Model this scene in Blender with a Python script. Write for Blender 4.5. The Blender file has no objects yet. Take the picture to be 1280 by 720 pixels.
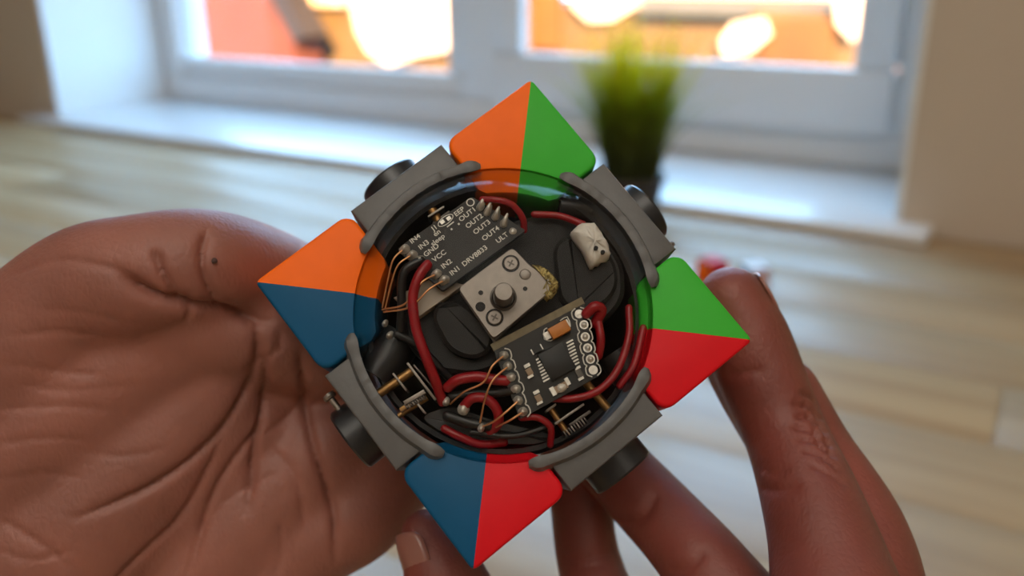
import bpy, bmesh, math, random
import numpy as np
from mathutils import Vector, Matrix
from mathutils.bvhtree import BVHTree
from mathutils.kdtree import KDTree
random.seed(7)
np.random.seed(7)
SC = bpy.context.scene
COL = SC.collection

# ------------------------------------------------------------------ camera
F = 1110.0                      # focal length in pixels of the 1280 x 720 frame
CAM = np.array([0.0, 0.0, 0.25])
PITCH, ROLL = math.radians(20.0), math.radians(0.5)
_f = np.array([0, math.cos(PITCH), -math.sin(PITCH)])
_x = np.array([1.0, 0, 0])
_d = np.array([0, -math.sin(PITCH), -math.cos(PITCH)])
CR = math.cos(ROLL) * _x + math.sin(ROLL) * _d
CD = math.cos(ROLL) * _d - math.sin(ROLL) * _x
CF = _f
cam_data = bpy.data.cameras.new('camera')
cam = bpy.data.objects.new('camera', cam_data)
COL.objects.link(cam)
m = Matrix.Identity(4)
for i in range(3):
    m[i][0], m[i][1], m[i][2], m[i][3] = CR[i], -CD[i], -CF[i], CAM[i]
cam.matrix_world = m
cam_data.sensor_width = 36.0
cam_data.lens = F / 1280 * 36.0
cam_data.clip_start = 0.01
cam_data.clip_end = 200
cam_data.dof.use_dof = True
cam_data.dof.focus_distance = 0.142
cam_data.dof.aperture_fstop = 11.5
SC.camera = cam

SC.view_settings.view_transform = 'Standard'
SC.view_settings.look = 'None'
SC.view_settings.gamma = 1.0
SC.view_settings.use_curve_mapping = False
SC.view_settings.exposure = 0.0

# ------------------------------------------------------------------ sky, sun, added fill lamp
world = bpy.data.worlds.new('sky')
SC.world = world
world.use_nodes = True
bg = world.node_tree.nodes['Background']
bg.inputs[0].default_value = (0.36, 0.65, 1.0, 1)
bg.inputs[1].default_value = 8.0

S_DIR = np.array([0.8530, -0.5219, 0.0])      # along the window wall, to the right
N_DIR = np.array([0.5219, 0.8530, 0.0])       # through the window, outwards
N0 = 0.8716                                    # distance to the front of the window sill

def W(s, n, z):
    return S_DIR * s + N_DIR * (N0 + n) + np.array([0, 0, z])

sun_d = bpy.data.lights.new('sun', 'SUN')
sun_d.energy = 60
sun_d.color = (1.0, 0.46, 0.12)
sun_d.angle = 0.01
sun = bpy.data.objects.new('sun', sun_d)
COL.objects.link(sun)
_sd = Vector(N_DIR * 0.72 - S_DIR * 0.50 + np.array([0, 0, -0.36])).normalized()
sun.rotation_euler = _sd.to_track_quat('-Z', 'Y').to_euler()

LAMP_POS = W(0.35, -1.75, -0.74)              # added unseen fill light behind the camera, washing the ceiling
lamp_d = bpy.data.lights.new('ceiling_fill_light', 'AREA')
lamp_d.shape = 'DISK'
lamp_d.size = 0.26
lamp_d.energy = 37
lamp_d.color = (1.0, 0.94, 0.86)
lamp_l = bpy.data.objects.new('ceiling_fill_light', lamp_d)
COL.objects.link(lamp_l)
lamp_l.location = LAMP_POS + np.array([0, 0, 1.60])
lamp_l.rotation_euler = (math.pi, 0, 0)

# ------------------------------------------------------------------ pixel helpers (where a thing stands in the room)
def ray(px, py):
    return (px - 640) / F * CR + (py - 360) / F * CD + CF

def on_z(px, py, z):
    d = ray(px, py)
    return CAM + d * (z - CAM[2]) / d[2]

def on_n(px, py, n):                           # -> (s, z) on the vertical plane n behind the sill front
    d = ray(px, py)
    q = CAM + d * ((N0 + n) - N_DIR @ CAM) / (N_DIR @ d)
    return float(S_DIR @ q), float(q[2])

def at_depth(px, py, mm):
    return CAM + ray(px, py) * mm * 0.001

# ------------------------------------------------------------------ materials
MATS = {}
def new_mat(name):
    mt = bpy.data.materials.new(name)
    mt.use_nodes = True
    return mt, mt.node_tree.nodes, mt.node_tree.links, mt.node_tree.nodes['Principled BSDF']

def M(name, col, rough=0.5, metal=0.0, noise=0.0, nscale=200.0, bump=0.0, bscale=800.0, bdist=0.0002, coat=0.0, spec=0.5, sss=0.0):
    """plain procedural material: colour with noise variation and noise bump"""
    if name in MATS:
        return MATS[name]
    mt, N, L, B = new_mat(name)
    B.inputs['Base Color'].default_value = (*col, 1)
    B.inputs['Roughness'].default_value = rough
    B.inputs['Metallic'].default_value = metal
    B.inputs['Coat Weight'].default_value = coat
    B.inputs['Specular IOR Level'].default_value = spec
    tc = N.new('ShaderNodeTexCoord')
    if noise > 0:
        nz = N.new('ShaderNodeTexNoise'); nz.inputs['Scale'].default_value = nscale; nz.inputs['Detail'].default_value = 5
        L.new(tc.outputs['Object'], nz.inputs['Vector'])
        rp = N.new('ShaderNodeMapRange'); rp.inputs[1].default_value = 0.25; rp.inputs[2].default_value = 0.75
        rp.inputs[3].default_value = 1 - noise; rp.inputs[4].default_value = 1 + noise
        L.new(nz.outputs[0], rp.inputs[0])
        mx = N.new('ShaderNodeVectorMath'); mx.operation = 'SCALE'
        mx.inputs[0].default_value = col
        L.new(rp.outputs[0], mx.inputs['Scale'])
        L.new(mx.outputs[0], B.inputs['Base Color'])
    if bump > 0:
        nb = N.new('ShaderNodeTexNoise'); nb.inputs['Scale'].default_value = bscale; nb.inputs['Detail'].default_value = 4
        L.new(tc.outputs['Object'], nb.inputs['Vector'])
        bp = N.new('ShaderNodeBump'); bp.inputs['Strength'].default_value = bump; bp.inputs['Distance'].default_value = bdist
        L.new(nb.outputs[0], bp.inputs['Height']); L.new(bp.outputs[0], B.inputs['Normal'])
    MATS[name] = mt
    return mt

def clear_mat(name, tint, ior=1.45, rough=0.02):
    mt, N, L, B = new_mat(name)
    N.remove(B)
    out = N['Material Output']
    tr = N.new('ShaderNodeBsdfTransparent'); tr.inputs[0].default_value = (*tint, 1)
    gl = N.new('ShaderNodeBsdfGlossy'); gl.inputs['Roughness'].default_value = rough
    fr = N.new('ShaderNodeFresnel')
    ge = N.new('ShaderNodeNewGeometry'); mr = N.new('ShaderNodeMapRange')       # a thin sheet: same reflectance from both faces
    mr.inputs[3].default_value = ior; mr.inputs[4].default_value = 1 / ior
    L.new(ge.outputs['Backfacing'], mr.inputs[0]); L.new(mr.outputs[0], fr.inputs[0])
    mx = N.new('ShaderNodeMixShader')
    L.new(fr.outputs[0], mx.inputs[0]); L.new(tr.outputs[0], mx.inputs[1]); L.new(gl.outputs[0], mx.inputs[2])
    L.new(mx.outputs[0], out.inputs[0])
    return mt

def wood_mat(name, c1, c2, ang, seed):
    mt, N, L, B = new_mat(name)
    tc = N.new('ShaderNodeTexCoord')
    mp = N.new('ShaderNodeMapping')
    mp.inputs['Rotation'].default_value = (0, 0, ang)
    mp.inputs['Location'].default_value = (seed * 3.7, seed * 1.3, 0)
    L.new(tc.outputs['Object'], mp.inputs[0])
    sc = N.new('ShaderNodeVectorMath'); sc.operation = 'MULTIPLY'; sc.inputs[1].default_value = (1.2, 22, 8)
    L.new(mp.outputs[0], sc.inputs[0])
    nz = N.new('ShaderNodeTexNoise'); nz.inputs['Scale'].default_value = 1.6; nz.inputs['Detail'].default_value = 6; nz.inputs['Roughness'].default_value = 0.6
    nz.inputs['Distortion'].default_value = 0.4
    L.new(sc.outputs[0], nz.inputs['Vector'])
    cr = N.new('ShaderNodeValToRGB')
    cr.color_ramp.elements[0].position = 0.32; cr.color_ramp.elements[0].color = (*c1, 1)
    cr.color_ramp.elements[1].position = 0.68; cr.color_ramp.elements[1].color = (*c2, 1)
    L.new(nz.outputs[0], cr.inputs[0]); L.new(cr.outputs[0], B.inputs['Base Color'])
    B.inputs['Roughness'].default_value = 0.48
    B.inputs['Coat Weight'].default_value = 0.2
    B.inputs['Coat Roughness'].default_value = 0.25
    bp = N.new('ShaderNodeBump'); bp.inputs['Strength'].default_value = 0.15; bp.inputs['Distance'].default_value = 0.0006
    L.new(nz.outputs[0], bp.inputs['Height']); L.new(bp.outputs[0], B.inputs['Normal'])
    return mt

# ------------------------------------------------------------------ mesh helpers
def tag(o, label=None, cat=None, group=None, kind=None):
    if label: o['label'] = label
    if cat: o['category'] = cat
    if group: o['group'] = group
    if kind: o['kind'] = kind
    return o

def mk(name, verts, faces, mat, parent=None, smooth=False, angle=None):
    me = bpy.data.meshes.new(name)
    me.from_pydata([tuple(float(c) for c in v) for v in verts], [], faces)
    return mko(name, me, mat, parent, smooth, angle)

def mko(name, me, mat, parent=None, smooth=False, angle=None):
    bm = bmesh.new(); bm.from_mesh(me)
    bmesh.ops.recalc_face_normals(bm, faces=bm.faces)
    if angle is not None:
        for e in bm.edges:
            if len(e.link_faces) == 2 and e.calc_face_angle(0) > angle:
                e.smooth = False
        smooth = True
    if smooth:
        for fc in bm.faces: fc.smooth = True
    bm.to_mesh(me); bm.free()
    if mat is not None: me.materials.append(mat)
    o = bpy.data.objects.new(name, me)
    COL.objects.link(o)
    o.parent = parent
    return o

def empty(name, loc=(0, 0, 0), parent=None):
    o = bpy.data.objects.new(name, None)
    o.empty_display_size = 0.01
    COL.objects.link(o)
    o.location = loc
    o.parent = parent
    return o

def box_data(c, ax, dims, bevel=0.0):
    """box about c with axes ax (3 unit vectors) -> verts, faces (chamfered when bevel)"""
    bm = bmesh.new()
    bmesh.ops.create_cube(bm, size=1.0)
    for v in bm.verts:
        v.co = Vector((v.co.x * dims[0], v.co.y * dims[1], v.co.z * dims[2]))
    if bevel > 0:
        bmesh.ops.bevel(bm, geom=list(bm.edges), offset=bevel, segments=2, profile=0.5, affect='EDGES')
    bm.verts.index_update()
    c = np.array(c, float); A = [np.array(a, float) for a in ax]
    vs = [c + A[0] * v.co.x + A[1] * v.co.y + A[2] * v.co.z for v in bm.verts]
    fs = [[v.index for v in f.verts] for f in bm.faces]
    bm.free()
    return vs, fs

def join_data(parts):
    V, Fc = [], []
    for vs, fs in parts:
        b = len(V)
        V += list(vs); Fc += [[i + b for i in f] for f in fs]
    return V, Fc

def box(name, c, ax, dims, mat, parent=None, bevel=0.0):
    vs, fs = box_data(c, ax, dims, bevel)
    return mk(name, vs, fs, mat, parent, angle=0.7 if bevel else None)

def loft(rings, cap0=True, cap1=True):
    n = len(rings[0]); V = [p for r in rings for p in r]; Fc = []
    for k in range(len(rings) - 1):
        for i in range(n):
            j = (i + 1) % n
            Fc.append([k * n + i, k * n + j, (k + 1) * n + j, (k + 1) * n + i])
    if cap0: Fc.append(list(range(n))[::-1])
    if cap1: Fc.append([(len(rings) - 1) * n + i for i in range(n)])
    return V, Fc

def catmull(pts, per=8):
    P = [np.array(p, float) for p in pts]
    if len(P) == 2:
        return [P[0] + (P[1] - P[0]) * t for t in np.linspace(0, 1, per + 1)]
    Q = [2 * P[0] - P[1]] + P + [2 * P[-1] - P[-2]]
    out = []
    for i in range(1, len(Q) - 2):
        a, b, c, d = Q[i - 1:i + 3]
        for t in np.linspace(0, 1, per, endpoint=False):
            out.append(0.5 * (2 * b + (c - a) * t + (2 * a - 5 * b + 4 * c - d) * t * t + (3 * b - a - 3 * c + d) * t ** 3))
    out.append(P[-1])
    return out

def frame_of(t):
    t = t / np.linalg.norm(t)
    u = np.array([0, 0, 1.0]) if abs(t[2]) < 0.9 else np.array([1.0, 0, 0])
    a = np.cross(t, u); a /= np.linalg.norm(a)
    return t, a, np.cross(t, a)

def tube_data(pts, radii, seg=10, per=6, round_ends=False):
    """tube along a Catmull-Rom curve; radii scalar or one per control point"""
    if np.isscalar(radii): radii = [radii] * len(pts)
    P = catmull([np.append(np.array(p, float), r) for p, r in zip(pts, radii)], per)
    C = [p[:3] for p in P]; R = [p[3] for p in P]
    if round_ends:
        t0 = C[0] - C[1]; t0 /= np.linalg.norm(t0); t1 = C[-1] - C[-2]; t1 /= np.linalg.norm(t1)
        r0, r1 = R[0], R[-1]; h = [0.35, 0.65, 0.88, 0.985]
        C = [C[0] + t0 * r0 * k for k in reversed(h)] + C + [C[-1] + t1 * r1 * k for k in h]
        R = [r0 * math.sqrt(1 - k * k) for k in reversed(h)] + R + [r1 * math.sqrt(1 - k * k) for k in h]
    rings = []; prev = None
    for i in range(len(C)):
        t = C[min(i + 1, len(C) - 1)] - C[max(i - 1, 0)]
        t = t / (np.linalg.norm(t) + 1e-12)
        if prev is None: _, a, b = frame_of(t)
        else:
            a = prev - t * (prev @ t); a /= np.linalg.norm(a); b = np.cross(t, a)
        prev = a
        rings.append([C[i] + R[i] * (a * math.cos(q) + b * math.sin(q)) for q in np.linspace(0, 2 * math.pi, seg, endpoint=False)])
    return loft(rings)

def tube(name, pts, r, mat, parent=None, seg=10, per=6, round_ends=False):
    vs, fs = tube_data(pts, r, seg, per, round_ends)
    return mk(name, vs, fs, mat, parent, angle=0.9)

def lathe_data(base, axis, prof, seg=24):
    """profile [(radius, height)] turned about axis from base"""
    t, a, b = frame_of(np.array(axis, float)); base = np.array(base, float)
    rings = [[base + t * h + max(r, 1e-6) * (a * math.cos(q) + b * math.sin(q)) for q in np.linspace(0, 2 * math.pi, seg, endpoint=False)] for r, h in prof]
    return loft(rings)

def lathe(name, base, axis, prof, mat, parent=None, seg=24, angle=0.6):
    vs, fs = lathe_data(base, axis, prof, seg)
    return mk(name, vs, fs, mat, parent, angle=angle)

def text_mesh(name, body, org, xd, yd, size, mat, parent, sx=1.0):
    cu = bpy.data.curves.new(name, 'FONT'); cu.body = body; cu.size = 1.0; cu.offset = 0.016
    to = bpy.data.objects.new(name + '_tmp', cu); COL.objects.link(to)
    dg = bpy.context.evaluated_depsgraph_get(); dg.update()
    me = bpy.data.meshes.new_from_object(to.evaluated_get(dg))
    bpy.data.objects.remove(to); bpy.data.curves.remove(cu)
    xd = np.array(xd, float); xd /= np.linalg.norm(xd); yd = np.array(yd, float); yd -= xd * (yd @ xd); yd /= np.linalg.norm(yd)
    for v in me.vertices:
        v.co = Vector(np.array(org) + xd * v.co.x * size * sx + yd * v.co.y * size)
    me.name = name
    me.materials.clear(); me.materials.append(mat)
    o = bpy.data.objects.new(name, me); COL.objects.link(o); o.parent = parent
    return o

WAX = (S_DIR, N_DIR, np.array([0, 0, 1.0]))
def wbox_data(s0, s1, n0, n1, z0, z1, bevel=0.0):
    return box_data(W((s0 + s1) / 2, (n0 + n1) / 2, (z0 + z1) / 2), WAX, (abs(s1 - s0), abs(n1 - n0), abs(z1 - z0)), bevel)
def wbox(name, s0, s1, n0, n1, z0, z1, mat, parent=None, bevel=0.0):
    vs, fs = wbox_data(s0, s1, n0, n1, z0, z1, bevel)
    return mk(name, vs, fs, mat, parent, angle=0.7 if bevel else None)

# ================================================================== THE ROOM
wall_m = M('wall_paint', (0.57, 0.48, 0.385), 0.85, noise=0.05, nscale=3, bump=0.2, bscale=120, bdist=0.001)
white_paint = M('white_paint', (0.80, 0.80, 0.79), 0.6, noise=0.03, nscale=4, bump=0.1, bscale=150, bdist=0.0008)
upvc = M('white_window_plastic', (0.78, 0.78, 0.78), 0.35, noise=0.02, nscale=5)
sill_m = M('white_gloss_sill', (0.80, 0.81, 0.82), 0.3, noise=0.03, nscale=6, coat=0.3)
floor_m = M('room_floor', (0.30, 0.22, 0.15), 0.5, noise=0.1, nscale=3)
ceil_m = M('ceiling_paint', (0.78, 0.76, 0.72), 0.9, noise=0.03, nscale=2)

SL, SR = -1.487, -0.113                       # the window niche, left and right
NW = 0.045                                     # the wall's face behind the sill front
ND = 0.275                                     # the window's face
ZT, ZC, ZF = 1.30, 1.62, -0.74                # niche top, ceiling, floor
RS0, RS1, RN0 = -2.5, 1.7, -3.1               # the rest of the room
pieces = [wbox_data(RS0 - .1, SL, NW, 0.36, ZF, ZC), wbox_data(SR, RS1 + .1, NW, 0.36, ZF, ZC),
          wbox_data(SL, SR, NW, 0.36, ZT, ZC), wbox_data(SL, SR, NW, 0.36, ZF, -0.004)]
tag(mk('wall_back', *join_data(pieces), wall_m), kind='structure')
tag(wbox('wall_left', RS0 - .1, RS0, RN0, NW, ZF, ZC, wall_m), kind='structure')
tag(wbox('wall_right', RS1, RS1 + .1, RN0, NW, ZF, ZC, wall_m), kind='structure')
tag(wbox('wall_front', RS0 - .1, RS1 + .1, RN0 - .1, RN0, ZF, ZC, wall_m), kind='structure')
tag(wbox('floor', RS0 - .1, RS1 + .1, RN0 - .1, 0.36, ZF - .1, ZF, floor_m), kind='structure')
tag(wbox('ceiling', RS0 - .1, RS1 + .1, RN0 - .1, 0.36, ZC, ZC + .1, ceil_m), kind='structure')
tag(wbox('trim_1', SL, SL + 0.006, NW + .002, ND, 0.011, ZT, white_paint), kind='structure')
tag(wbox('trim_2', SR - 0.006, SR, NW + .002, ND, 0.011, ZT, white_paint), kind='structure')
tag(wbox('trim_3', SL, SR, NW + .002, ND, ZT - .006, ZT, white_paint), kind='structure')
tag(wbox('window_sill', SL - 0.045, SR + 0.03, 0.0, ND + 0.02, 0.0005, 0.011, sill_m, bevel=0.003), kind='structure')

# floor lamp body added around the ceiling fill, unseen behind the camera
lamp = empty('added_fill_lamp', LAMP_POS)
tag(lamp, 'unseen white floor lamp with a bowl shade, added to fill the room with light off the ceiling', 'lamp')
lathe('lamp_base', (0, 0, 0), (0, 0, 1), [(0, 0), (.14, 0), (.145, .01), (.13, .022), (.02, .03), (0, .03)], white_paint, lamp, 40)
lathe('pole', (0, 0, .025), (0, 0, 1), [(0, 0), (.012, 0), (.012, 1.47), (0, 1.47)], white_paint, lamp, 16)
lathe('lamp_shade', (0, 0, 1.48), (0, 0, 1), [(0, 0), (.03, 0), (.10, .04), (.165, .13), (.172, .15), (.165, .15), (.155, .125), (.095, .05), (.03, .02), (0, .02)], white_paint, lamp, 40)

# ------------------------------------------------------------------ window: frame, fixed pane, casement
win = empty('window_1', W(-0.8, ND, 0.011)); tag(win, kind='structure')
wo = W(-0.8, ND, 0.011)
def wpart(name, s0, s1, n0, n1, z0, z1, mat, bevel=0.004, parent=win):
    vs, fs = wbox_data(s0, s1, n0, n1, z0, z1, bevel)
    return mk(name, [v - wo for v in vs], fs, mat, parent, angle=0.7)
zb = 0.011
p1 = on_n(221, 66, ND + .02); p2 = on_n(563, 95, ND + .02); p3 = on_n(657, 63, ND); p4 = on_n(1068, 88, ND)
zl = (p1[1] + p2[1]) / 2; zr = (p3[1] + p4[1]) / 2
mid0 = p2[0] + 0.035; mid1 = p3[0] - 0.052
wpart('frame_bottom', SL + .006, SR - .006, ND, ND + .07, zb, zb + 0.045, upvc)
wpart('frame_top', SL + .006, SR - .006, ND, ND + .07, ZT - .06, ZT - .006, upvc)
wpart('frame_side', SL + .006, SL + 0.055, ND, ND + .07, zb + .045, ZT - .06, upvc)
wpart('frame_side', SR - 0.055, SR - .006, ND, ND + .07, zb + .045, ZT - .06, upvc)
wpart('mullion', mid0, mid1, ND - .002, ND + .07, zb + .045, ZT - .06, upvc)
def sash(s0, s1, z0, z1, ps0, ps1, pz0, nf, nm):
    wpart('sash_rail', s0, s1, nf, nf + .024, z0, pz0, upvc, 0.006)
    wpart('sash_rail', s0, s1, nf, nf + .024, z1 - .07, z1, upvc, 0.006)
    wpart('sash_stile', s0, ps0, nf, nf + .024, pz0, z1 - .07, upvc, 0.006)
    wpart('sash_stile', ps1, s1, nf, nf + .024, pz0, z1 - .07, upvc, 0.006)
    wpart('pane', ps0, ps1, nf + .014, nf + .018, pz0, z1 - .07, nm, 0.0)
pane_m = clear_mat('window_glass', (0.97, 0.98, 0.98))
sash(SL + .055, mid0, zb + .045, ZT - .06, p1[0], p2[0], zl, ND + .012, pane_m)
sash(mid1, SR - .055, zb + .040, ZT - .06, p3[0], p4[0], zr, ND - .014, pane_m)
vs, fs = join_data([wbox_data(mid1 + .012, mid1 + .034, ND - .03, ND - .012, .60, .68, .003), wbox_data(mid1 + .016, mid1 + .03, ND - .045, ND - .028, .54, .67, .004)])
mk('handle', [v - wo for v in vs], fs, upvc, win, angle=0.7)

# ------------------------------------------------------------------ desk of wooden staves
desk = empty('desk', W(-0.4, -0.6, ZF)); do = W(-0.4, -0.6, ZF)
tag(desk, 'pale oak desk of long staves pushed up to the window sill', 'desk')
tones = [((.33, .212, .10), (.46, .322, .172)), ((.37, .24, .12), (.50, .36, .20)), ((.31, .195, .095), (.46, .315, .165)), ((.38, .245, .12), (.52, .37, .20))]
ang = -math.atan2(S_DIR[1], S_DIR[0])
woods = [wood_mat('oak_stave', *tones[i % 4], ang, i) for i in range(8)]
n_edge = NW - 0.004; pw = 0.082; k = 0; n1 = n_edge
while n1 > -1.35:
    cuts = [-2.0] + sorted([-2.0 + 2.9 * ((0.37 * k + 0.21) % 1.0)]) + [0.95]
    cuts = [c for i, c in enumerate(cuts) if i == 0 or c - cuts[i - 1] > 0.25 or i == 2]
    for a, b in zip(cuts[:-1], cuts[1:]):
        vs, fs = wbox_data(a + .0003, b - .0003, n1 - pw + .0003, n1, -0.027, 0.0, 0.0003)
        mk('plank', [v - do for v in vs], fs, random.choice(woods), desk, angle=0.7)
    n1 -= pw; k += 1
for s in (-1.85, 0.8):
    for n in (-0.06, -1.26):
        vs, fs = wbox_data(s - .03, s + .03, n - .03, n + .03, ZF, -0.027, 0.003)
        mk('leg', [v - do for v in vs], fs, woods[0], desk, angle=0.7)

# ================================================================== OUTSIDE
brick_m = M('red_brickwork', (.072, .021, .014), 0.9, noise=0.25, nscale=5)
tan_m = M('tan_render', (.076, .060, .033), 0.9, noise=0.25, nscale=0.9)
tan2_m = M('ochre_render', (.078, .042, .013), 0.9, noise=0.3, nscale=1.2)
bright_m = M('white_and_glare', (.45, .42, .36), 0.8, noise=0.05, nscale=1)  # plain white, also used for the patches that imitate sun glare
slate_m = M('dark_slate', (.010, .009, .008), 0.7, noise=0.3, nscale=6)
lead_m = M('grey_flat_roof', (.05, .062, .055), 0.7, noise=0.15, nscale=3)
glass_dark = M('dark_glazing', (.02, .025, .03), 0.1)
asphalt = M('street_asphalt', (.06, .055, .05), 0.9, noise=0.2, nscale=1)
tag(wbox('street', -60, 60, 0.6, 80, -3.4, -3.2, asphalt), kind='structure')

def facade(parent, org, pts_px, n, depth, mat, name):
    """polygon of pixels placed on the facade plane n, extruded away from the room"""
    sz = [on_n(x, y, n) for x, y in pts_px]
    r0 = [W(s, n, z) - org for s, z in sz]; r1 = [W(s, n + depth, z) - org for s, z in sz]
    return mk(name, *loft([r0, r1]), mat, parent)

def outbox(parent, org, x0, x1, y0, y1, n, depth, mat, name, bottom=None):
    s0, z1 = on_n(x0, y0, n); s1, _ = on_n(x1, y0, n); _, z0 = on_n((x0 + x1) / 2, y1, n)
    if bottom is not None: z0 = bottom
    vs, fs = wbox_data(s0, s1, n, n + depth, z0, z1, 0.01)
    return mk(name, [v - org for v in vs], fs, mat, parent)

# red brick house with a dark sloping roof edge
sA, _ = on_n(290, 30, 9.0); oA = W(sA, 9.0, -3.2)
hA = empty('brick_house', oA); tag(hA, 'red brick house with a dark sloping roof verge outside the window', 'house')
facade(hA, oA, [(60, 330), (368, 330), (368, 42), (300, -75), (60, -300)], 9.0, 0.6, brick_m, 'wall')
facade(hA, oA, [(366, 52), (382, 46), (300, -105), (50, -345), (50, -310), (298, -70)], 8.85, 0.5, slate_m, 'roof')
# pale rendered house, centre
sB, _ = on_n(480, 30, 10.0); oB = W(sB, 10.0, -3.2)
hB = empty('rendered_house', oB); tag(hB, 'ochre rendered house beside the brick house, with a white patch shaped as sun glare', 'house')
outbox(hB, oB, 340, 625, -260, 200, 10.0, 0.8, tan_m, 'wall', -3.2)
facade(hB, oB, [(428, -40), (565, -40), (565, 62), (520, 70), (486, 82), (460, 66), (446, 40)], 9.75, 0.25, bright_m, 'white_glare_patch')  # white patch cut to the outline of a sun glare blob
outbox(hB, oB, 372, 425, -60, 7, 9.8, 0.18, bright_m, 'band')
facade(hB, oB, [(330, -255), (635, -255), (600, -420), (385, -420)], 9.8, 1.0, slate_m, 'roof')
# terrace on the right
sC, _ = on_n(860, 30, 11.0); oC = W(sC, 11.0, -3.2)
hC = empty('terraced_house', oC); tag(hC, 'tan terraced house with a grey flat roof and white patches shaped as sun glare', 'house')
outbox(hC, oC, 610, 1240, 5, 200, 11.2, 5, tan_m, 'wall', -3.2)
outbox(hC, oC, 640, 700, -200, 60, 11.08, 0.15, tan2_m, 'wing', None)
facade(hC, oC, [(700, -60), (806, -60), (790, 10), (764, 26), (735, 26), (716, 8)], 11.0, 0.25, bright_m, 'white_glare_patch')  # upper glare blob, shaped as a white patch
outbox(hC, oC, 798, 935, 6, 20, 10.9, 0.3, lead_m, 'flat_roof')
facade(hC, oC, [(915, 30), (955, 24), (962, 44), (936, 66), (905, 70), (900, 52)], 11.0, 0.25, bright_m, 'white_glare_spot')  # small bright glare spot made as a white piece
facade(hC, oC, [(1040, -60), (1110, -60), (1110, 20), (1066, 52), (1046, 30)], 11.0, 0.25, bright_m, 'white_glare_edge')  # glare at the pane's right edge, made as a white piece
outbox(hC, oC, 955, 1045, 22, 95, 11.08, 0.15, tan2_m, 'extension')
outbox(hC, oC, 800, 1130, -160, 3, 15.0, 4, bright_m, 'rear_wall', -3.2)

# ================================================================== THE CUBE MECHANISM (held in the hands)
RD = np.array([[0.78271851, 0.62191186, -0.02402858], [-0.60590073, 0.77025516, 0.19897562], [0.14225343, -0.14118297, 0.97970982]])
TD = np.array([-0.00131585, 0.00365881, 0.14237209])
C2W = np.stack([CR, CD, CF], 1)
DX, DY, DZ = C2W @ RD[:, 0], -(C2W @ RD[:, 1]), -(C2W @ RD[:, 2])
DO = CAM + C2W @ TD - DZ * 0.0095
cube = empty('cube_mechanism')
mw = Matrix.Identity(4)
for i in range(3):
    mw[i][0], mw[i][1], mw[i][2], mw[i][3] = DX[i], DY[i], DZ[i], DO[i]
cube.matrix_world = mw
tag(cube, 'opened colour puzzle cube with motors and circuit boards under a clear dome', 'puzzle cube')
MM = 0.001

def D(px, py, z):
    """point of the mechanism (own axes, metres) seen at a pixel at height z mm above its centre plane"""
    d = ray(px, py)
    q = CAM + d * (((DO + DZ * z * MM - CAM) @ DZ) / (d @ DZ)) - DO
    return np.array([q @ DX, q @ DY, z * MM])

orange_p = M('orange_plastic', (0.95, 0.15, 0.004), 0.42, noise=0.03, nscale=300, bump=0.05, bscale=2500, bdist=0.0001, spec=0.16)
green_p = M('green_plastic', (0.045, 0.43, 0.035), 0.42, noise=0.03, nscale=300, bump=0.05, bscale=2500, bdist=0.0001, spec=0.16)
red_p = M('red_plastic', (0.66, 0.007, 0.014), 0.42, noise=0.03, nscale=300, bump=0.05, bscale=2500, bdist=0.0001, spec=0.16)
blue_p = M('blue_plastic', (0.004, 0.08, 0.185), 0.42, noise=0.03, nscale=300, bump=0.05, bscale=2500, bdist=0.0001, spec=0.16)
white_p = M('white_plastic', (0.75, 0.74, 0.76), 0.35)
grey_p = M('grey_printed_plastic', (0.102, 0.102, 0.101), 0.48, noise=0.12, nscale=250, bump=0.25, bscale=1400, bdist=0.00015)
black_p = M('black_plastic', (0.012, 0.014, 0.017), 0.30, noise=0.2, nscale=300, bump=0.1, bscale=1500, bdist=0.0001)
matt_black = M('matt_black_core', (0.008, 0.0076, 0.0076), 0.65, noise=0.3, nscale=250, bump=0.25, bscale=900, bdist=0.0002)
pcb_m = M('black_circuit_board', (0.013, 0.012, 0.011), 0.55, noise=0.25, nscale=600)
pcb_edge = M('board_edge_fibreglass', (0.20, 0.16, 0.09), 0.6, noise=0.2, nscale=900)
silk_m = M('white_silkscreen', (0.70, 0.68, 0.62), 0.6)
solder_m = M('solder', (0.66, 0.63, 0.57), 0.38, metal=0.55, noise=0.2, nscale=1500, bump=0.3, bscale=2500, bdist=0.0001)
steel_m = M('brushed_steel', (0.25, 0.222, 0.195), 0.45, metal=0.85, noise=0.1, nscale=700, bump=0.08, bscale=1500, bdist=0.0001)
steel_dk = M('dark_steel', (0.10, 0.09, 0.08), 0.4, metal=0.9, noise=0.2, nscale=900)
brass_m = M('brass', (0.36, 0.20, 0.075), 0.4, metal=0.9, noise=0.2, nscale=900)
copper_m = M('copper_wire', (0.75, 0.38, 0.18), 0.3, metal=0.9)
redw_m = M('red_wire_insulation', (0.29, 0.005, 0.010), 0.35, noise=0.1, nscale=400)
blackw_m = M('black_wire_insulation', (0.014, 0.014, 0.015), 0.35)
chip_m = M('chip_epoxy', (0.010, 0.010, 0.010), 0.5, noise=0.2, nscale=1500)
tant_m = M('orange_tantalum', (0.50, 0.17, 0.02), 0.45, noise=0.1, nscale=900)
beige_m = M('beige_ceramic', (0.32, 0.22, 0.14), 0.5)
glue_m = M('white_hot_glue', (0.80, 0.76, 0.69), 0.45, noise=0.08, nscale=500, bump=0.4, bscale=500, bdist=0.0006)
flake_m = M('gold_flaked_glue', (0.42, 0.33, 0.12), 0.25, metal=0.6, noise=0.6, nscale=2500, bump=0.8, bscale=2200, bdist=0.0005)
foil_m = M('cream_battery_label', (0.45, 0.38, 0.30), 0.4, noise=0.1, nscale=300)

SP = 25.6                                   # radius of the ball the parts run on, mm
def sph_r(z): return math.sqrt(max(SP * SP - z * z, 0))

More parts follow.
